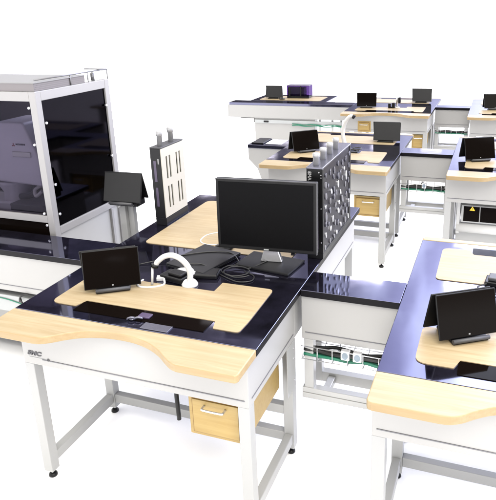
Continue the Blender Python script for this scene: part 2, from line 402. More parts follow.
bridge(XA+WA, XB, 0, 'bridge bench with twin sockets between the two front workstations', sockets=2)
bl = bridge(-2.3, XA, 0, 'long bridge bench at the left edge in front of the glazed cabinet', b1=0.875, basket=False, frame=False, tray=True)
bridge(XC+1.2, XD, YC, 'bridge bench with one grey socket joining the two middle row workstations', sockets=1, rail_z=0.40)
bridge(XE+1.2, XG, YE, 'bridge bench in the back row, right of the thin white pole', rail_z=0.40)
# tangle of green and dark wires on the left tray
g = MB()
for j in range(3):
    g.tube(smooth([(1.2+0.1*i, 0.60+0.015*j, 0.625+0.012*math.sin(i*1.3+j)+0.012*j) for i in range(9)], 4), 0.0035, 6)
g.build('green_cable', 'green', bl)
g = MB()
g.tube(smooth([(1.50, 0.59, 0.64), (1.53, 0.57, 0.68), (1.56, 0.58, 0.70), (1.60, 0.59, 0.69), (1.70, 0.595, 0.695)], 5), 0.006, 6)
g.tube(smooth([(1.52, 0.58, 0.665), (1.545, 0.56, 0.655), (1.55, 0.57, 0.635), (1.53, 0.58, 0.63)], 5), 0.006, 6)
g.build('black_cable', 'cable', bl)
bs = MB().box(1.27, 1.274, B0+0.0093, B0+0.0123, 0.742, H-0.037)
bs.build('panel_joint', 'tray', bl)

# short bridge stub left of workstation C with papers on it
st = empty('bridge_bench', 'short bridge stub with a sheet of paper, left of the middle row workstation', 'bridge', (-0.575, YC, 0), 0, 'bridge benches joining the workstations')
w = XC+0.575
MB().box(0, w-0.002, 0.60, 0.93, H-0.036, H-0.0005).build('bridge_top', 'slab', st, 0.002)
MB().prism([(0.0, H-0.0365), (0.0, 0.82), (0.10, 0.72), (0.16, 0.55), (w-0.002, 0.55), (w-0.002, H-0.0365)], 0.61, 0.92, 'y').build('bridge_body', 'white', st, 0.004)
MB().box(0.02, 0.16, 0.66, 0.92, H, H+0.012).build('end_block', 'black', st, 0.004)
pp = MB().box(0.18, 0.36, 0.68, 0.90, H, H+0.003).build('paper_sheet', 'paper'); pp.location = (-0.575, YC, 0.0004); tag(pp, 'white paper sheets lying on the short bridge stub', 'paper')

# back-left bench H: long white beam with a worktop behind it
hb = empty('workstation', 'back row bench with a long white beam, carrying the purple case', 'workstation', (-2.18, YE, 0), 0, 'white wood-topped workstations')
wl = 2.18+XE
MB().box(0, wl-0.002, B0+0.02, 0.86, 0.744, H-0.04).build('beam', 'white', hb, 0.004)
MB().box(0.03, wl-0.002, B0+0.02, 0.86, H-0.0395, H).build('bridge_top', 'slab', hb, 0.003)
MB().box(0.30, 1.58, 0.8605, 1.58, H-0.0395, H-0.0003).build('worktop', 'slab', hb, 0.003)
MB().prism(rounded([(0.42, 0.93), (1.46, 0.93), (1.46, 1.42), (0.42, 1.42)], [0.05]*4), H, H+0.004).build('wood_inlay', 'inlay', hb)
MB().box(0.33, 1.55, 0.88, 1.55, 0.70, H-0.04).build('apron', 'white', hb, 0.004)
MB().box(0.45, 1.46, 0.64, 0.80, 0.005, 0.7435).build('modesty_panel', 'white', hb, 0.004)
MB().box(0.20, 0.45, 0.62, 0.80, 0.66, 0.735).build('bracket', 'alu', hb, 0.004)
MB().box(0.46, 1.9, 0.615, 0.639, 0.66, 0.715).build('cable_rail', 'tray', hb, 0.003)
MB().box(0.62, 0.70, 0.60, 0.6145, 0.675, 0.70).build('cable_plug', 'black', hb, 0.003)
g = MB()
for j in range(2):
    g.tube(smooth([(1.1+0.1*i, 0.60, 0.64+0.02*j+0.008*math.sin(i*2+j)) for i in range(10)], 3), 0.008, 6)
g.build('green_cable', 'green', hb)
for xx in (1.52, 1.72, 1.86):
    MB().box(xx, xx+0.03, 0.66, 0.70, 0.38, 0.743).build('post', 'alu', hb, 0.002)
MB().box(1.4602, wl-0.002, 0.65, 0.70, 0.35, 0.3795).build('lower_rail', 'alu', hb, 0.002)

# ------------------------------------------------------------------ tent tablets
def make_tablet(tw=0.28, th=0.195):
    t = empty('tablet_pair', 'x', 'tablet', group='black tablet pairs standing like tents')
    zc = 0.018; an = math.radians(17)
    top = zc + th*math.cos(an)
    for sgn, nm in ((-1, 'tablet'), (1, 'rear_tablet')):
        q = Matrix.Rotation(sgn*an, 3, 'X')
        ext = 0.0 if sgn < 0 else -0.012
        ye = 0.002*sgn
        ya, yb = (ye-0.0095, ye) if sgn < 0 else (ye, ye+0.0095)
        b = MB().box(-tw/2+ext, tw/2+ext, ya, yb, top-th, top, q, (0, 0, top)).build(nm, 'black', t, 0.0035, 3)
        sy0, sy1 = (ya-0.0012, ya-0.0002) if sgn < 0 else (yb+0.0002, yb+0.0012)
        MB().box(-tw/2+ext+0.004, tw/2+ext-0.004, sy0, sy1, top-th+0.004, top-0.004, q, (0, 0, top)).build('screen', 'screen', b)
        if sgn < 0:
            MB().box(-0.004, 0.004, ya-0.002, ya-0.0013, top-th+0.010, top-th+0.016, q, (0, 0, top)).build('home_mark', 'print', b)
    MB().box(-0.085, 0.085, -0.085, 0.07, 0.0, 0.016).build('tablet_base', 'black', t, 0.006, 3)
    MB().tube([(-0.085, -0.082, 0.016), (0.085, -0.082, 0.016)], 0.010, 10).build('hinge_bar', 'grey', t)
    return t
tab0 = make_tablet()
def place_tablet(i, x, y, z, rz, label, s=1.0, grey=False):
    o = tab0 if i == 0 else copy_tree(tab0)
    o.location = (x, y, z); o.rotation_euler = (0, 0, math.radians(rz)); o.scale = (s, s, s); o['label'] = label
    if grey:
        for c in o.children:
            if c.name.startswith('rear_tablet') or i == 10:
                for g_ in c.children:
                    g_.data = g_.data.copy(); g_.data.materials[0] = M['greyscreen']
    return o
M['greyscreen'] = mat('grey_tablet_back', (0.0065, 0.0065, 0.007), 0.5, spec=0.3, bump=0.03, var=0.1, vscale=15)
TZ = H+0.0045
place_tablet(0, 0.115, 0.345, TZ, 33, 'tent of black tablets on the front left worktop beside the white bent arm')
place_tablet(1, 1.845, 0.375, TZ, 33, 'large tent of black tablets on the front right worktop', 0.97)
place_tablet(2, 0.125, YC+0.42, TZ, 40, 'tent of black tablets on the middle row worktop left of the rack')
place_tablet(3, 1.785, YC+0.43, TZ, 26, 'tent of black tablets above the yellow warning triangle')
place_tablet(4, 0.835, YC+1.06, TZ, 183, 'grey-looking tablet pair at the back of the middle row worktop', 1.0, True)
place_tablet(5, 0.145, YE+0.40, TZ, 5, 'black tablet pair at the left end of the scooped back row board')
place_tablet(6, 0.845, YE+1.00, TZ, 183, 'grey-looking tablet pair right of the thin white pole', 1.0, True)
place_tablet(7, -1.565, YE+1.12, TZ, 183, 'grey-looking tablet pair left of the purple case', 1.0, True)
place_tablet(8, 1.89, YE+0.50, TZ, 8, 'black tablet pair cut by the right edge in the back row')
dv = empty('desk_device', 'low black device with a looping cable at the right edge of the front right worktop', 'device', (2.09, 0.90, TZ), math.radians(-6))
MB().box(-0.165, 0.2, -0.035, 0.06, 0.0, 0.022).build('device_base', 'black', dv, 0.006, 3)
MB().box(-0.15, 0.19, -0.02, 0.05, 0.0223, 0.04).build('device_top', 'grey', dv, 0.005)
MB().tube(smooth([(-0.15, -0.03, 0.012), (-0.19, -0.07, 0.004), (-0.14, -0.11, 0.004), (-0.04, -0.12, 0.004), (0.08, -0.11, 0.004), (0.2, -0.13, 0.004)], 8), 0.004, 8).build('device_cable', 'cable', dv)

# tablet post by the cabinet
po = empty('tablet_post', 'pale aluminium post with a black tablet tent, between glazed cabinet and left rack', 'stand', (-0.40, 1.24, 0), 0)
MB().box(-0.035, 0.012, -0.03, 0.02, 0.03, 1.135).box(0.0125, 0.055, 0.0, 0.04, 0.03, 1.115).build('post', 'leg', po, 0.004)
MB().box(-0.14, 0.14, -0.14, 0.14, 0.0, 0.03).build('foot_plate', 'alu', po, 0.004)
MB().box(-0.10, 0.12, -0.04, 0.06, 1.108, 1.150).build('clamp', 'black', po, 0.008)
MB().tube(smooth([(-0.035, -0.05, 1.115), (-0.015, -0.06, 1.13), (0.0, -0.055, 1.145), (-0.005, -0.05, 1.12), (-0.03, -0.05, 1.10)], 4), 0.006, 8).build('silver_latch', 'whiteplast', po)
place_tablet(10, -0.375, 1.225, 1.130, 3, 'black tablet tent on top of the aluminium post beside the glazed cabinet', 1.0, True)

# ------------------------------------------------------------------ monitor
mo = empty('monitor', 'black wide flat monitor on a silver neck, front left worktop', 'monitor', (0.80, 0.86, H+0.0005))
b = MB().box(-0.165, 0.165, -0.105, 0.105, 0.0, 0.014)
stand = b.build('stand_base', 'matt', mo, 0.004); stand.rotation_euler = (0, 0, math.radians(-8)); stand.location = (-0.005, -0.02, 0)
nk = MB().prism([(-0.062, 0.0145), (0.062, 0.0145), (0.036, 0.10), (0.036, 0.30), (-0.036, 0.30), (-0.036, 0.10)], -0.02, 0.012, 'y').build('neck', 'silver', mo, 0.004)
nk.rotation_euler = (0, 0, math.radians(6))
rz = math.radians(3.9); q = Matrix.Rotation(rz, 3, 'Z') @ Matrix.Rotation(math.radians(-2), 3, 'X')
ctr = Vector((-0.02, -0.025, 0.281))
def rb(mb, x0, x1, y0, y1, z0, z1): return mb.box(ctr.x+x0, ctr.x+x1, ctr.y+y0, ctr.y+y1, ctr.z+z0, ctr.z+z1, q, ctr)
hw, hh = 0.2845, 0.2007
body = rb(MB(), -hw, hw, 0.0, 0.042, -hh, hh).build('housing', 'matt', mo, 0.006)
rb(MB(), -hw+0.018, hw-0.018, -0.0012, -0.0002, -hh+0.022, hh-0.016).build('screen', 'lcd', body)
rb(rb(MB(), -hw-0.0008, hw+0.0008, -0.0006, 0.012, hh-0.003, hh+0.001), hw-0.004, hw+0.0012, -0.0007, 0.0125, -hh, hh-0.0035).build('bezel_edge', 'grey', body)
rb(MB(), -0.014, 0.014, -0.0016, -0.0003, -hh+0.006, -hh+0.013).build('badge', 'tray', body)
rb(MB(), 0.14, 0.16, -0.001, 0.012, -hh-0.012, -hh-0.001).build('cable_clip', 'black', body)

# puck, laptop, arm, cables
pk = MB().lathe([(0.052, 0), (0.056, 0.006), (0.054, 0.016), (0.030, 0.022), (0.026, 0.04), (0.012, 0.042)], 0, 0, 28).build('puck', 'black')
pk.location = (0.452, 0.975, H+0.0045); tag(pk, 'round black base under the lower left corner of the flat monitor', 'device')
lp = empty('laptop', 'closed dark grey laptop lying between the white bent arm and monitor', 'laptop', (0.425, 0.765, H+0.0045), math.radians(-14))
MB().box(-0.135, 0.135, -0.165, 0.165, 0.0, 0.014).build('laptop_base', 'black', lp, 0.004)
MB().box(-0.135, 0.135, -0.165, 0.165, 0.0145, 0.023).build('lid', 'laptop', lp, 0.003)
bpk = MB().box(-0.09, 0.09, -0.05, 0.05, 0, 0.024).build('power_adapter', 'black', None, 0.008, 3)
bpk.location = (0.50, 0.60, H+0.0005); bpk.rotation_euler = (0, 0, math.radians(12)); tag(bpk, 'flat black adapter box lying against the white bent arm foot', 'adapter')

def make_arm():
    t = empty('bent_arm', 'x', 'arm', group='white bent arms on the worktops')
    MB().lathe([(0.042, 0), (0.043, 0.008), (0.034, 0.022), (0.030, 0.026)], 0, 0, 24).build('arm_foot', 'whiteplast', t)
    MB().tube(smooth([(0, 0, 0.02), (0.006, 0, 0.06), (0.0, -0.005, 0.105), (-0.03, -0.012, 0.145), (-0.075, -0.02, 0.166), (-0.12, -0.028, 0.158), (-0.158, -0.035, 0.128), (-0.168, -0.037, 0.112)], 6), 0.0158, 14, taper=0.85).build('arm_tube', 'whiteplast', t)
    MB().tube([(-0.172, -0.039, 0.114), (-0.176, -0.042, 0.098)], 0.020, 12).build('arm_head', 'black', t)
    MB().tube([(-0.186, -0.044, 0.105), (-0.190, -0.058, 0.005)], 0.0065, 10).build('arm_rod', 'whiteplast', t)
    return t
arm = make_arm(); arm.location = (0.492, 0.470, H+0.0005); arm['label'] = 'white bent arm on a round foot in front of the closed laptop'
# (second arm is the same model, taller)
arm2 = empty('bent_arm', 'tall white bent arm standing behind the capped black rack', 'arm', (0.525, YC+0.50, H+0.0005), 0, 'white bent arms on the worktops')
MB().lathe([(0.042, 0), (0.043, 0.008), (0.034, 0.022), (0.030, 0.026)], 0, 0, 24).build('arm_foot', 'whiteplast', arm2)
MB().tube(smooth([(0, 0, 0.02), (-0.005, 0, 0.08), (-0.022, 0, 0.16), (-0.018, 0, 0.24), (0.01, -0.01, 0.31), (0.05, -0.02, 0.355), (0.085, -0.03, 0.36)], 6), 0.021, 14, taper=0.85).build('arm_tube', 'whiteplast', arm2)
MB().tube([(0.085, -0.03, 0.36), (0.10, -0.034, 0.352)], 0.021, 12).build('arm_head', 'black', arm2)
lo2 = []
for i in range(36):
    a = i/36*5*math.pi
    lo2.append((0.60+0.05*math.cos(a)+0.0015*i, YC+0.47+0.05*math.sin(a), H+0.006+0.0012*i+0.006*math.sin(a*0.7)))
o = MB().tube(smooth(lo2, 3), 0.006, 8).build('coiled_cable', 'cable'); tag(o, 'black cable heap beside the tall white bent arm behind the rack', 'cable')
# white connector pieces and cable next to the arm
cn = MB()
cn.lathe([(0.055, 0.0), (0.062, 0.012), (0.058, 0.024), (0.03, 0.03)], 0, 0, 24)
cn.tube(smooth([(-0.09, -0.03, 0.014), (-0.05, -0.055, 0.02), (0.0, -0.06, 0.016), (0.04, -0.05, 0.02), (0.062, -0.02, 0.03)], 5), 0.009, 8)
cnn = cn.build('connector_ring', 'whiteplast'); cnn.location = (0.41, 0.575, H+0.0005); tag(cnn, 'white ring connector tangled with cables behind the white bent arm', 'connector')
cn2 = MB().box(-0.05, 0.05, -0.02, 0.02, 0, 0.018).tube(smooth([(0.05, 0, 0.01), (0.09, -0.01, 0.02), (0.12, 0.01, 0.016), (0.14, 0.04, 0.012)], 5), 0.007, 8).build('white_plug', 'whiteplast', None, 0.005)
cn2.location = (0.335, 0.50, H+0.0005); cn2.rotation_euler = (0, 0, math.radians(25)); tag(cn2, 'small white plug with a short tail under the white bent arm', 'plug')
dk = MB().box(-0.075, 0.075, -0.045, 0.045, 0, 0.03).box(-0.03, 0.06, -0.03, 0.03, 0.0303, 0.046).build('black_adapter', 'black', None, 0.006)
dk.location = (0.385, 0.515, H+0.0008); dk.rotation_euler = (0, 0, math.radians(-12)); tag(dk, 'black adapter block among white plugs under the bent arm', 'adapter')

def cable(name, pts, r, m, label, cat='cable'):
    o = MB().tube(smooth(pts, 8), r, 8).build(name, m); tag(o, label, cat, 'cables lying on the front left worktop'); return o
z = H+0.005
cable('white_cable', [(0.225, 0.45, z), (0.22, 0.40, z), (0.26, 0.37, z), (0.32, 0.385, z), (0.36, 0.43, z), (0.34, 0.47, z+0.012)], 0.0055, 'whiteplast', 'white cable curling on the wood between tablet tent and bent arm')
cable('white_cable', [(0.31, 1.22, z), (0.25, 1.14, z), (0.26, 1.04, z), (0.33, 1.0, z), (0.44, 1.03, z)], 0.004, 'whiteplast', 'thin white cable looping on the wood left of the monitor')
cable('black_cable', [(0.09, 0.62, z), (0.2, 0.70, z+.012), (0.30, 0.76, z+0.026), (0.42, 0.84, z+0.026), (0.55, 0.86, z+0.026), (0.63, 0.80, z), (0.70, 0.74, z), (0.76, 0.80, z+0.012), (0.80, 0.90, z+0.012)], 0.0036, 'cable', 'black cable running across the closed laptop towards the monitor')
lo = []
for i in range(40):
    a = i/40*4*math.pi*0.95+0.6
    lo.append((0.635+0.075*math.cos(a)+0.0012*i, 0.70+0.062*math.sin(a)-0.001*i, z+0.0015*(i % 7)/3+0.0002*i))
o = MB().tube(smooth(lo, 3), 0.0034, 8).build('coiled_cable', 'cable'); tag(o, 'coiled black cable loops left of the monitor foot', 'cable', 'cables lying on the front left worktop')
cable('black_cable', [(0.36, 0.64, z+0.026), (0.46, 0.67, z+0.026), (0.55, 0.65, z), (0.64, 0.60, z), (0.72, 0.57, z), (0.78, 0.60, z), (0.77, 0.66, z), (0.70, 0.70, z)], 0.0034, 'cable', 'black cable crossing the laptop corner towards the wood inlay')

# ------------------------------------------------------------------ left rack (cream face with slots)
rl = empty('magazine_rack', 'narrow black rack with a cream slotted side and two white caps', 'rack', (-0.176, 1.245, H+0.0005))
D = 0.295; Wd = 0.082; Hh = 0.522
MB().box(0, Wd, 0, D, 0.0, 0.05).build('rack_base', 'black', rl, 0.002)
MB().box(0, Wd-0.006, 0, D, 0.0505, Hh).build('rack_body', 'black', rl, 0.002)
# cream side with eight real slots: built as bars around the openings
sl = MB(); xs0, xs1 = Wd-0.0055, Wd
cols = [0.035, 0.075, 0.165, 0.205]; sw = 0.018; rows = [(0.11, 0.26), (0.31, 0.46)]
ys = [0.003] + [v for c in cols for v in (c+0.02, c+0.02+sw)] + [D-0.003]
for i in range(0, len(ys), 2): sl.box(xs0, xs1, ys[i], ys[i+1], 0.055, Hh-0.002)
for c in cols:
    for za, zb in ((0.055, rows[0][0]), (rows[0][1], rows[1][0]), (rows[1][1], Hh-0.002)):
        sl.box(xs0, xs1, c+0.02, c+0.02+sw, za, zb)
sl.build('slotted_panel', 'cream', rl)
MB().box(-0.001, Wd+0.001, -0.001, D+0.001, Hh+0.0003, Hh+0.008).build('rack_top', 'grey', rl, 0.002)
for za, zb in ((0.13, 0.26), (0.30, 0.44)):
    MB().box(0.022, 0.040, -0.0015, 0.001, za, zb).build('window_strip', 'purple', rl)
MB().box(0.054, 0.063, -0.002, 0.001, 0.42, 0.455).build('label_strip', 'print', rl)
for yy in (0.06, 0.20):
    MB().lathe([(0.018, Hh+0.008), (0.018, Hh+0.072), (0.022, Hh+0.073), (0.023, Hh+0.100), (0.017, Hh+0.106)], Wd*0.55, yy, 20).build('cap_tube', 'cap', rl)

# right rack (black frame with clear printed side and lugs)
rr = empty('magazine_rack', 'tall black rack with a clear lug-covered side and four white caps behind the monitor', 'rack', (0.968, 0.985, H+0.0005))
D = 0.655; Wd = 0.092; Hh = 0.522
MB().box(0, Wd, 0, D+0.02, 0, 0.035).build('rack_base', 'black', rr, 0.002)
MB().box(0, Wd, 0, 0.03, 0.0355, Hh).build('front_frame', 'black', rr, 0.002)
MB().box(0, Wd, D-0.03, D, 0.0355, Hh).build('rear_frame', 'black', rr, 0.002)
MB().box(0.004, Wd-0.012, 0.0305, D-0.0305, 0.0355, Hh-0.001).build('rack_body', 'grey', rr)
MB().box(Wd-0.0115, Wd-0.004, 0.0305, D-0.0305, 0.0355, Hh-0.002).build('clear_side', 'acrylic', rr, 0.001)
MB().box(-0.001, Wd+0.001, -0.001, D+0.001, Hh+0.0003, Hh+0.010).build('rack_top', 'plate', rr, 0.002)
MB().box(0.048, 0.066, -0.0015, 0.001, 0.06, 0.44).build('window_strip', 'purple', rr)
M['lug'] = mat('clear_lug', (0.11, 0.108, 0.12), 0.22, 0.0, var=0.5, vscale=40)
for r_ in range(8):
    for c_ in range(7):
        yy = 0.055 + c_*0.091 + (0.02 if r_ % 2 else -0.01) + random.uniform(-0.02, 0.02); zz = 0.065 + r_*0.0575 + random.uniform(-0.014, 0.014)
        yy = min(max(yy, 0.045), D-0.045)
        R = random.uniform(0.009, 0.0155); st_ = random.uniform(0.9, 2.2); an = random.uniform(-0.7, 0.9)
        pts = []
        for k in range(14):
            u, v = R*math.cos(k*math.pi/7), R*st_*math.sin(k*math.pi/7)
            pts.append((yy+u*math.cos(an)-v*math.sin(an), zz+u*math.sin(an)+v*math.cos(an)))
        MB().prism(pts, Wd-0.0038, Wd+random.uniform(0.001, 0.006), 'x').build('lug', random.choice(('lug', 'plate', 'plate', 'lug', 'silver')), rr, 0.0015)
for yy in (0.06, 0.20, 0.34, 0.48):
    MB().lathe([(0.017, Hh+0.010), (0.017, Hh+0.052), (0.0195, Hh+0.053), (0.0195, Hh+0.074), (0.015, Hh+0.077)], Wd*0.42, yy, 20).build('cap_tube', 'cap', rr)
for zz, xx in ((0.505, 0.018), (0.505, 0.072), (0.475, 0.083), (0.30, 0.083), (0.10, 0.083), (0.49, 0.083)):
    MB().prism([(xx+0.0035*math.cos(k*math.pi/4), zz+0.0035*math.sin(k*math.pi/4)) for k in range(8)], -0.003, 0.0005, 'y').build('screw', 'silver', rr)
text('lettering', 'SMA', 0.026, 'print', rr, (0.018, -0.0012, 0.508), (math.pi/2, math.radians(90), 0), 0.0008)

# ------------------------------------------------------------------ glazed cabinet with a robot inside
EX, EY, EZ = -0.725, 0.905, 1.90
en = empty('glazed_cabinet', 'tall dark glazed cabinet with a pale frame at the left edge', 'cabinet', (0, 0, 0))
xl = -2.4; yr = 1.655; p = 0.05
def pst(x, y, z0=0.02, z1=EZ): return MB().box(x-p, x, y, y+p, z0, z1).build('post', 'frame', en, 0.004)
pst(EX, EY); pst(EX, yr-p); pst(xl+p, EY); pst(xl+p, yr-p)
def rail(*a): return MB().box(*a).build('rail', 'frame', en, 0.003)
rail(xl+p, EX-p, EY+0.001, EY+p-0.004, EZ-0.06, EZ-0.001)
rail(xl+p, EX-p, EY+0.001, EY+p-0.004, 1.052, 1.10)
rail(EX-p+0.004, EX-0.001, EY+p, yr-p, EZ-0.06, EZ-0.001)
rail(EX-p+0.004, EX-0.001, EY+p, yr-p, 0.965, 1.015)
rail(EX-p+0.004, EX-0.001, EY+p, yr-p, 0.10, 0.15)
rail(xl+p, EX-p, EY+0.001, EY+p-0.004, 0.10, 0.15)
MB().box(xl+p, EX-p, EY+0.014, EY+0.020, 1.1005, EZ-0.0605).build('front_glass', 'glass_front', en)
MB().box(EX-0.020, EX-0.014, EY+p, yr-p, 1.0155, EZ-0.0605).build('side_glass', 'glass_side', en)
MB().box(xl+p, EX-p, EY+0.014, EY+0.020, 0.87, 1.0515).build('lower_panel', 'screen', en)
MB().box(xl+p, EX-p, EY+0.014, EY+0.020, 0.1505, 0.8695).build('front_panel', 'white', en)
MB().box(EX-0.020, EX-0.014, EY+p, yr-p, 0.1505, 0.9645).build('side_panel', 'white', en)
MB().box(EX-0.0135, EX+0.004, yr-p-0.10, yr-p-0.075, 0.15, 0.964).build('side_strip', 'frame', en, 0.002)
MB().box(xl, EX-0.001, yr-0.012, yr-0.006, 0.15, EZ-0.06).build('back_panel', 'cavity', en)
MB().box(xl+p-0.02, xl+p-0.01, EY+p, yr-p, 0.15, EZ-0.06).build('side_liner', 'cavity', en)
MB().box(xl+p, EX-0.022, EY+0.03, yr-0.02, 0.96, 0.985).build('cabinet_deck', 'cavity', en)
# perforated top frame and roof sheet
MB().box(xl, EX-0.01, EY+0.012, EY+0.016, EZ+0.0003, EZ+0.048).box(EX-0.016, EX-0.012, EY+0.0165, yr-0.25, EZ+0.0003, EZ+0.048).build('perforated_rim', 'perf', en)
MB().box(xl, EX-0.005, EY+0.006, yr-0.25, EZ+0.0485, EZ+0.054).build('roof_sheet', 'roofglass', en, 0.001)
rl_ = MB()
for zz in (0.062, ): rl_.tube([(EX-0.008, EY+0.02, EZ+zz+0.006), (EX-0.008, yr, EZ+zz+0.006)], 0.005, 8)
rl_.tube([(EX-0.008, yr, EZ+0.068), (EX-0.20, yr, EZ+0.068)], 0.005, 8)
for yy in (EY+0.35, yr-0.22, yr): rl_.tube([(EX-0.008, yy, EZ), (EX-0.008, yy, EZ+0.068)], 0.004, 8)
rl_.lathe([(0.014, EZ+0.002), (0.014, EZ+0.05), (0.006, EZ+0.06)], EX-0.03, yr-0.14, 12)
rl_.build('railing', 'steel', en)
for (x, y, zz) in ((EX-p-0.012, EY+0.008, 1.80), (EX-p-0.012, EY+0.008, 1.57), (EX-p-0.02, EY+0.008, 1.115), (EX-p-0.012, EY+0.008, 1.035)):
    MB().lathe([(0.009, 0), (0.009, 0.012), (0.005, 0.015)], 0, 0, 12).build('bolt', 'silver', en)
    b = [c for c in en.children if c.name.startswith('bolt')][-1]
    b.location = (x, y+0.003, zz); b.rotation_euler = (math.pi/2, 0, 0)
for (y, zz) in ((EY+p+0.012, 1.70), (EY+p+0.012, 1.30), (EY+p+0.012, 1.10), (yr-p-0.014, 1.72), (yr-p-0.014, 1.35)):
    b = MB().lathe([(0.009, 0), (0.009, 0.012), (0.005, 0.015)], 0, 0, 12).build('bolt', 'silver', en)
    b.location = (EX-0.006, y, zz); b.rotation_euler = (0, math.pi/2, 0)
# robot
ro = empty('robot', 'pale violet machine head seen through the tinted front of the glazed cabinet', 'robot', (-1.20, 1.22, 0.985))
MB().prism(rounded([(-0.30, 0.27), (0.255, 0.25), (0.255, 0.45), (0.165, 0.685), (-0.06, 0.685), (-0.235, 0.55), (-0.30, 0.48)], [0.02]*7, 4), -0.13, 0.16, 'y').build('robot_cover', 'robot', ro, 0.012, 3)
MB().box(0.045, 0.20, -0.139, -0.1305, 0.450, 0.486).build('robot_highlight', 'whiteplast', ro, 0.004)  # reflected highlight on the cover, built as a raised pale bar
MB().lathe([(0.09, 0.0), (0.10, 0.06), (0.09, 0.16), (0.12, 0.22), (0.13, 0.2495)], -0.12, 0.02, 28).build('robot_column', 'robot', ro)
MB().tube(smooth([(0.10, -0.02, 0.249), (0.11, -0.04, 0.19), (0.06, -0.05, 0.15), (-0.02, -0.06, 0.14)], 6), 0.022, 12).build('robot_hose', 'black', ro)
MB().tube(smooth([(0.17, -0.04, 0.23), (0.12, -0.06, 0.20), (0.14, -0.08, 0.16), (0.2, -0.08, 0.2)], 6), 0.012, 12).build('robot_hose', 'whiteplast', ro)
MB().box(-0.05, 0.24, -0.14, 0.1, 0.0005, 0.11).build('robot_base', 'grey', ro, 0.006)
MB().box(-0.42, -0.06, -0.10, 0.12, 0.0005, 0.10).build('machine_block', 'robot', ro, 0.01)
dm = MB(); 
def rhomb(cx, cz, ang):
    R = [Vector((0, 0)), Vector((0.0045, 0.0075)), Vector((0, 0.015)), Vector((-0.0045, 0.0075))]
    ca, sa = math.cos(ang), math.sin(ang)
    dm.prism([(cx+v.x*ca-v.y*sa, cz+v.x*sa+v.y*ca) for v in R], -0.1325, -0.1305, 'y')
for k in range(3): rhomb(0.062, 0.530, k*2*math.pi/3)
dm.build('red_emblem', 'red', ro)
text('lettering', 'MITSUBISHI', 0.0155, 'ink', ro, (0.082, -0.1315, 0.536), (math.pi/2, 0, 0), 0.0004)

# ------------------------------------------------------------------ things on the back row
ca = empty('purple_case', 'clear violet case with dark fittings on the back row bench', 'case', (-1.165, YE+1.27, TZ), 0.0)
MB().box(-0.19, 0.19, -0.10, 0.10, 0, 0.03).build('case_base', 'black', ca, 0.003)
MB().box(-0.185, 0.10, -0.07, 0.07, 0.0305, 0.17).build('inner_block', 'purple', ca, 0.01)
MB().box(-0.19, 0.19, -0.10, -0.096, 0.0305, 0.20).box(-0.19, 0.19, 0.096, 0.10, 0.0305, 0.20).box(-0.19, -0.186, -0.0955, 0.0955, 0.0305, 0.20).box(0.186, 0.19, -0.0955, 0.0955, 0.0305, 0.20).build('case_wall', 'violetclear', ca)
MB().box(-0.192, 0.192, -0.102, 0.102, 0.2003, 0.207).build('case_lid', 'purple', ca, 0.002)
MB().box(0.04, 0.06, -0.105, -0.1005, 0.03, 0.2).box(-0.16, -0.13, -0.105, -0.1005, 0.03, 0.19).build('case_strap', 'black', ca)
pb = MB().lathe([(0.05, 0), (0.05, 0.012), (0.012, 0.016), (0.011, 0.20), (0.004, 0.204)], 0, 0, 16).build('stub_pole', 'black'); pb.location = (-1.385, YE+1.02, TZ); tag(pb, 'short black pole in front of the violet case on the back bench', 'pole')
pl = empty('pole_stand', 'thin white pole with a black gripper on the scooped back row worktop', 'pole', (0.575, YE+0.42, TZ))
MB().lathe([(0.04, 0), (0.04, 0.01), (0.02, 0.016)], 0, 0, 16).build('pole_foot', 'whiteplast', pl)
MB().lathe([(0.016, 0.0165), (0.015, 0.17), (0.008, 0.18), (0.007, 0.36)], 0, 0, 14).build('pole_shaft', 'silver', pl)
MB().box(0.02, 0.05, -0.03, 0.03, 0.07, 0.15).build('pole_sensor', 'black', pl, 0.004)
gr = empty('gripper', 'small black twin blocks left of the thin white pole', 'device', (0.505, YE+0.40, TZ))
MB().box(-0.05, -0.012, -0.03, 0.03, 0, 0.065).build('block', 'black', gr, 0.006)
MB().box(0.004, 0.045, -0.03, 0.03, 0, 0.075).build('block', 'black', gr, 0.006)
MB().box(-0.0118, 0.0038, -0.02, 0.02, 0, 0.02).build('link', 'black', gr, 0.002)

# ------------------------------------------------------------------ light
wd = bpy.data.worlds.new('World'); SC.world = wd; wd.use_nodes = True
nt = wd.node_tree; bg = nt.nodes['Background']
tc = nt.nodes.new('ShaderNodeTexCoord'); sep = nt.nodes.new('ShaderNodeSeparateXYZ')
nt.links.new(tc.outputs['Generated'], sep.inputs['Vector'])
def ramp(src, stops):
    r = nt.nodes.new('ShaderNodeValToRGB'); cr = r.color_ramp
    while len(cr.elements) > 1: cr.elements.remove(cr.elements[-1])
    cr.elements[0].position = stops[0][0]; cr.elements[0].color = (*stops[0][1], 1)
    for ps, c in stops[1:]:
        e = cr.elements.new(ps); e.color = (*c, 1)
    nt.links.new(src, r.inputs['Fac']); return r
def rng(src, a, b):
    m = nt.nodes.new('ShaderNodeMapRange'); m.inputs['From Min'].default_value = a; m.inputs['From Max'].default_value = b
    nt.links.new(src, m.inputs['Value']); return m.outputs['Result']
az = ramp(rng(sep.outputs['X'], -0.75, 0.15), [(0.0, (0.05, 0.045, 0.055)), (0.35, (0.06, 0.055, 0.065)), (0.56, (0.22, 0.22, 0.28)), (0.80, (1.95, 2.1, 2.65)), (1.0, (2.8, 3.0, 3.8))])
elev = ramp(rng(sep.outputs['Z'], 0.08, 0.42), [(0.0, (0.20, 0.19, 0.22)), (0.45, (0.42, 0.41, 0.44)), (1.0, (1, 1, 1))])
azm = nt.nodes.new('ShaderNodeMix'); azm.data_type = 'RGBA'; azm.blend_type = 'MULTIPLY'; azm.inputs['Factor'].default_value = 1.0
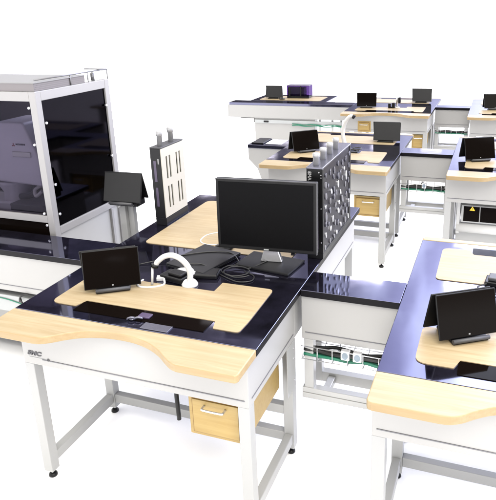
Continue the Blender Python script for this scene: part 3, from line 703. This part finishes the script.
wn = nt.nodes.new('ShaderNodeTexNoise'); wn.inputs['Scale'].default_value = 1.0; wn.inputs['Detail'].default_value = 3
wm = nt.nodes.new('ShaderNodeMapping'); wm.inputs['Scale'].default_value = (16, 3, 7); wm.inputs['Rotation'].default_value = (0, 0.5, 0)
nt.links.new(tc.outputs['Generated'], wm.inputs['Vector']); nt.links.new(wm.outputs['Vector'], wn.inputs['Vector'])
wr = ramp(wn.outputs['Fac'], [(0.35, (0.45, 0.43, 0.5)), (0.62, (1.12, 1.12, 1.1))])
wmx = nt.nodes.new('ShaderNodeMix'); wmx.data_type = 'RGBA'; wmx.blend_type = 'MULTIPLY'; wmx.inputs['Factor'].default_value = 1.0
nt.links.new(az.outputs['Color'], wmx.inputs['A']); nt.links.new(wr.outputs['Color'], wmx.inputs['B'])
nt.links.new(wmx.outputs['Result'], azm.inputs['A']); nt.links.new(elev.outputs['Color'], azm.inputs['B'])
yback = ramp(rng(sep.outputs['Y'], -0.1, 0.35), [(0.0, (0, 0, 0)), (1.0, (1, 1, 1))])
mid = nt.nodes.new('ShaderNodeMix'); mid.data_type = 'RGBA'; mid.clamp_factor = True
mid.inputs['A'].default_value = (0.34, 0.335, 0.32, 1)
nt.links.new(yback.outputs['Color'], mid.inputs['Factor']); nt.links.new(azm.outputs['Result'], mid.inputs['B'])
low = ramp(rng(sep.outputs['Z'], 0.035, 0.085), [(0.0, (1, 1, 1)), (1.0, (0, 0, 0))])
hi = ramp(rng(sep.outputs['Z'], 0.62, 0.80), [(0.0, (0, 0, 0)), (1.0, (1, 1, 1))])
m2 = nt.nodes.new('ShaderNodeMix'); m2.data_type = 'RGBA'; m2.inputs['B'].default_value = (2.2, 2.2, 2.2, 1)
nt.links.new(low.outputs['Color'], m2.inputs['Factor']); nt.links.new(mid.outputs['Result'], m2.inputs['A'])
def mth(op, a, b=None):
    n = nt.nodes.new('ShaderNodeMath'); n.operation = op
    for i, v in enumerate((a, b)):
        if v is None: continue
        if isinstance(v, (int, float)): n.inputs[i].default_value = v
        else: nt.links.new(v, n.inputs[i])
    return n.outputs[0]
zz_ = mth('MAXIMUM', sep.outputs['Z'], 0.05)
u_ = mth('DIVIDE', sep.outputs['X'], zz_); v_ = mth('DIVIDE', sep.outputs['Y'], zz_)
lu = mth('LESS_THAN', mth('FRACT', mth('MULTIPLY', mth('ADD', u_, 0.13), 2.6)), 0.40)
lv = mth('LESS_THAN', mth('FRACT', mth('MULTIPLY', mth('ADD', v_, 0.31), 2.1)), 0.24)
lamp = mth('MULTIPLY', mth('MULTIPLY', lu, lv), mth('GREATER_THAN', sep.outputs['Z'], 0.2))
m4 = nt.nodes.new('ShaderNodeMix'); m4.data_type = 'RGBA'; m4.blend_type = 'ADD'; m4.inputs['B'].default_value = (1.8, 1.7, 1.8, 1)
nt.links.new(lamp, m4.inputs['Factor'])
m3 = nt.nodes.new('ShaderNodeMix'); m3.data_type = 'RGBA'; m3.inputs['B'].default_value = (1.35, 1.32, 1.25, 1)
nt.links.new(hi.outputs['Color'], m3.inputs['Factor']); nt.links.new(m2.outputs['Result'], m4.inputs['A']); nt.links.new(m4.outputs['Result'], m3.inputs['A'])
nt.links.new(m3.outputs['Result'], bg.inputs['Color']); bg.inputs['Strength'].default_value = 1.0

def area(name, loc, target, sx, sy, power, col=(1, 1, 1)):
    l = bpy.data.lights.new(name, 'AREA'); l.shape = 'RECTANGLE'; l.size = sx; l.size_y = sy; l.energy = power; l.color = col
    o = bpy.data.objects.new(name, l); COL.objects.link(o); o.location = loc
    o.rotation_euler = (Vector(target)-Vector(loc)).to_track_quat('-Z', 'Y').to_euler(); return o
area('softbox', (3.2, -2.5, 5.5), (0.8, 1.5, 0.6), 3.0, 3.0, 95, (1.0, 0.96, 0.90))

# ------------------------------------------------------------------ camera
cam = bpy.data.cameras.new('camera'); co = bpy.data.objects.new('camera', cam); COL.objects.link(co)
R = Vector((0.93984259, 0.34045846, -0.02799905)); U = Vector((-0.07808998, 0.29391316, 0.95263687)); F = Vector((-0.33256257, 0.89314226, -0.3028185))
mx = Matrix((R, U, -F)).transposed().to_4x4(); mx.translation = Vector((1.9095293, -1.97420443, 2.30429203))
co.matrix_world = mx
cam.sensor_fit = 'HORIZONTAL'; cam.sensor_width = 36; cam.lens = 589.8073/496*36
cam.shift_x = -(279.4656-248)/496; cam.shift_y = (202.2046-250)/496
cam.clip_start = 0.05; cam.clip_end = 300
SC.camera = co
SC.view_settings.view_transform = 'Standard'; SC.view_settings.look = 'None'; SC.view_settings.gamma = 1; SC.view_settings.exposure = 1.72
SC.view_settings.use_curve_mapping = False
SC.render.film_transparent = False
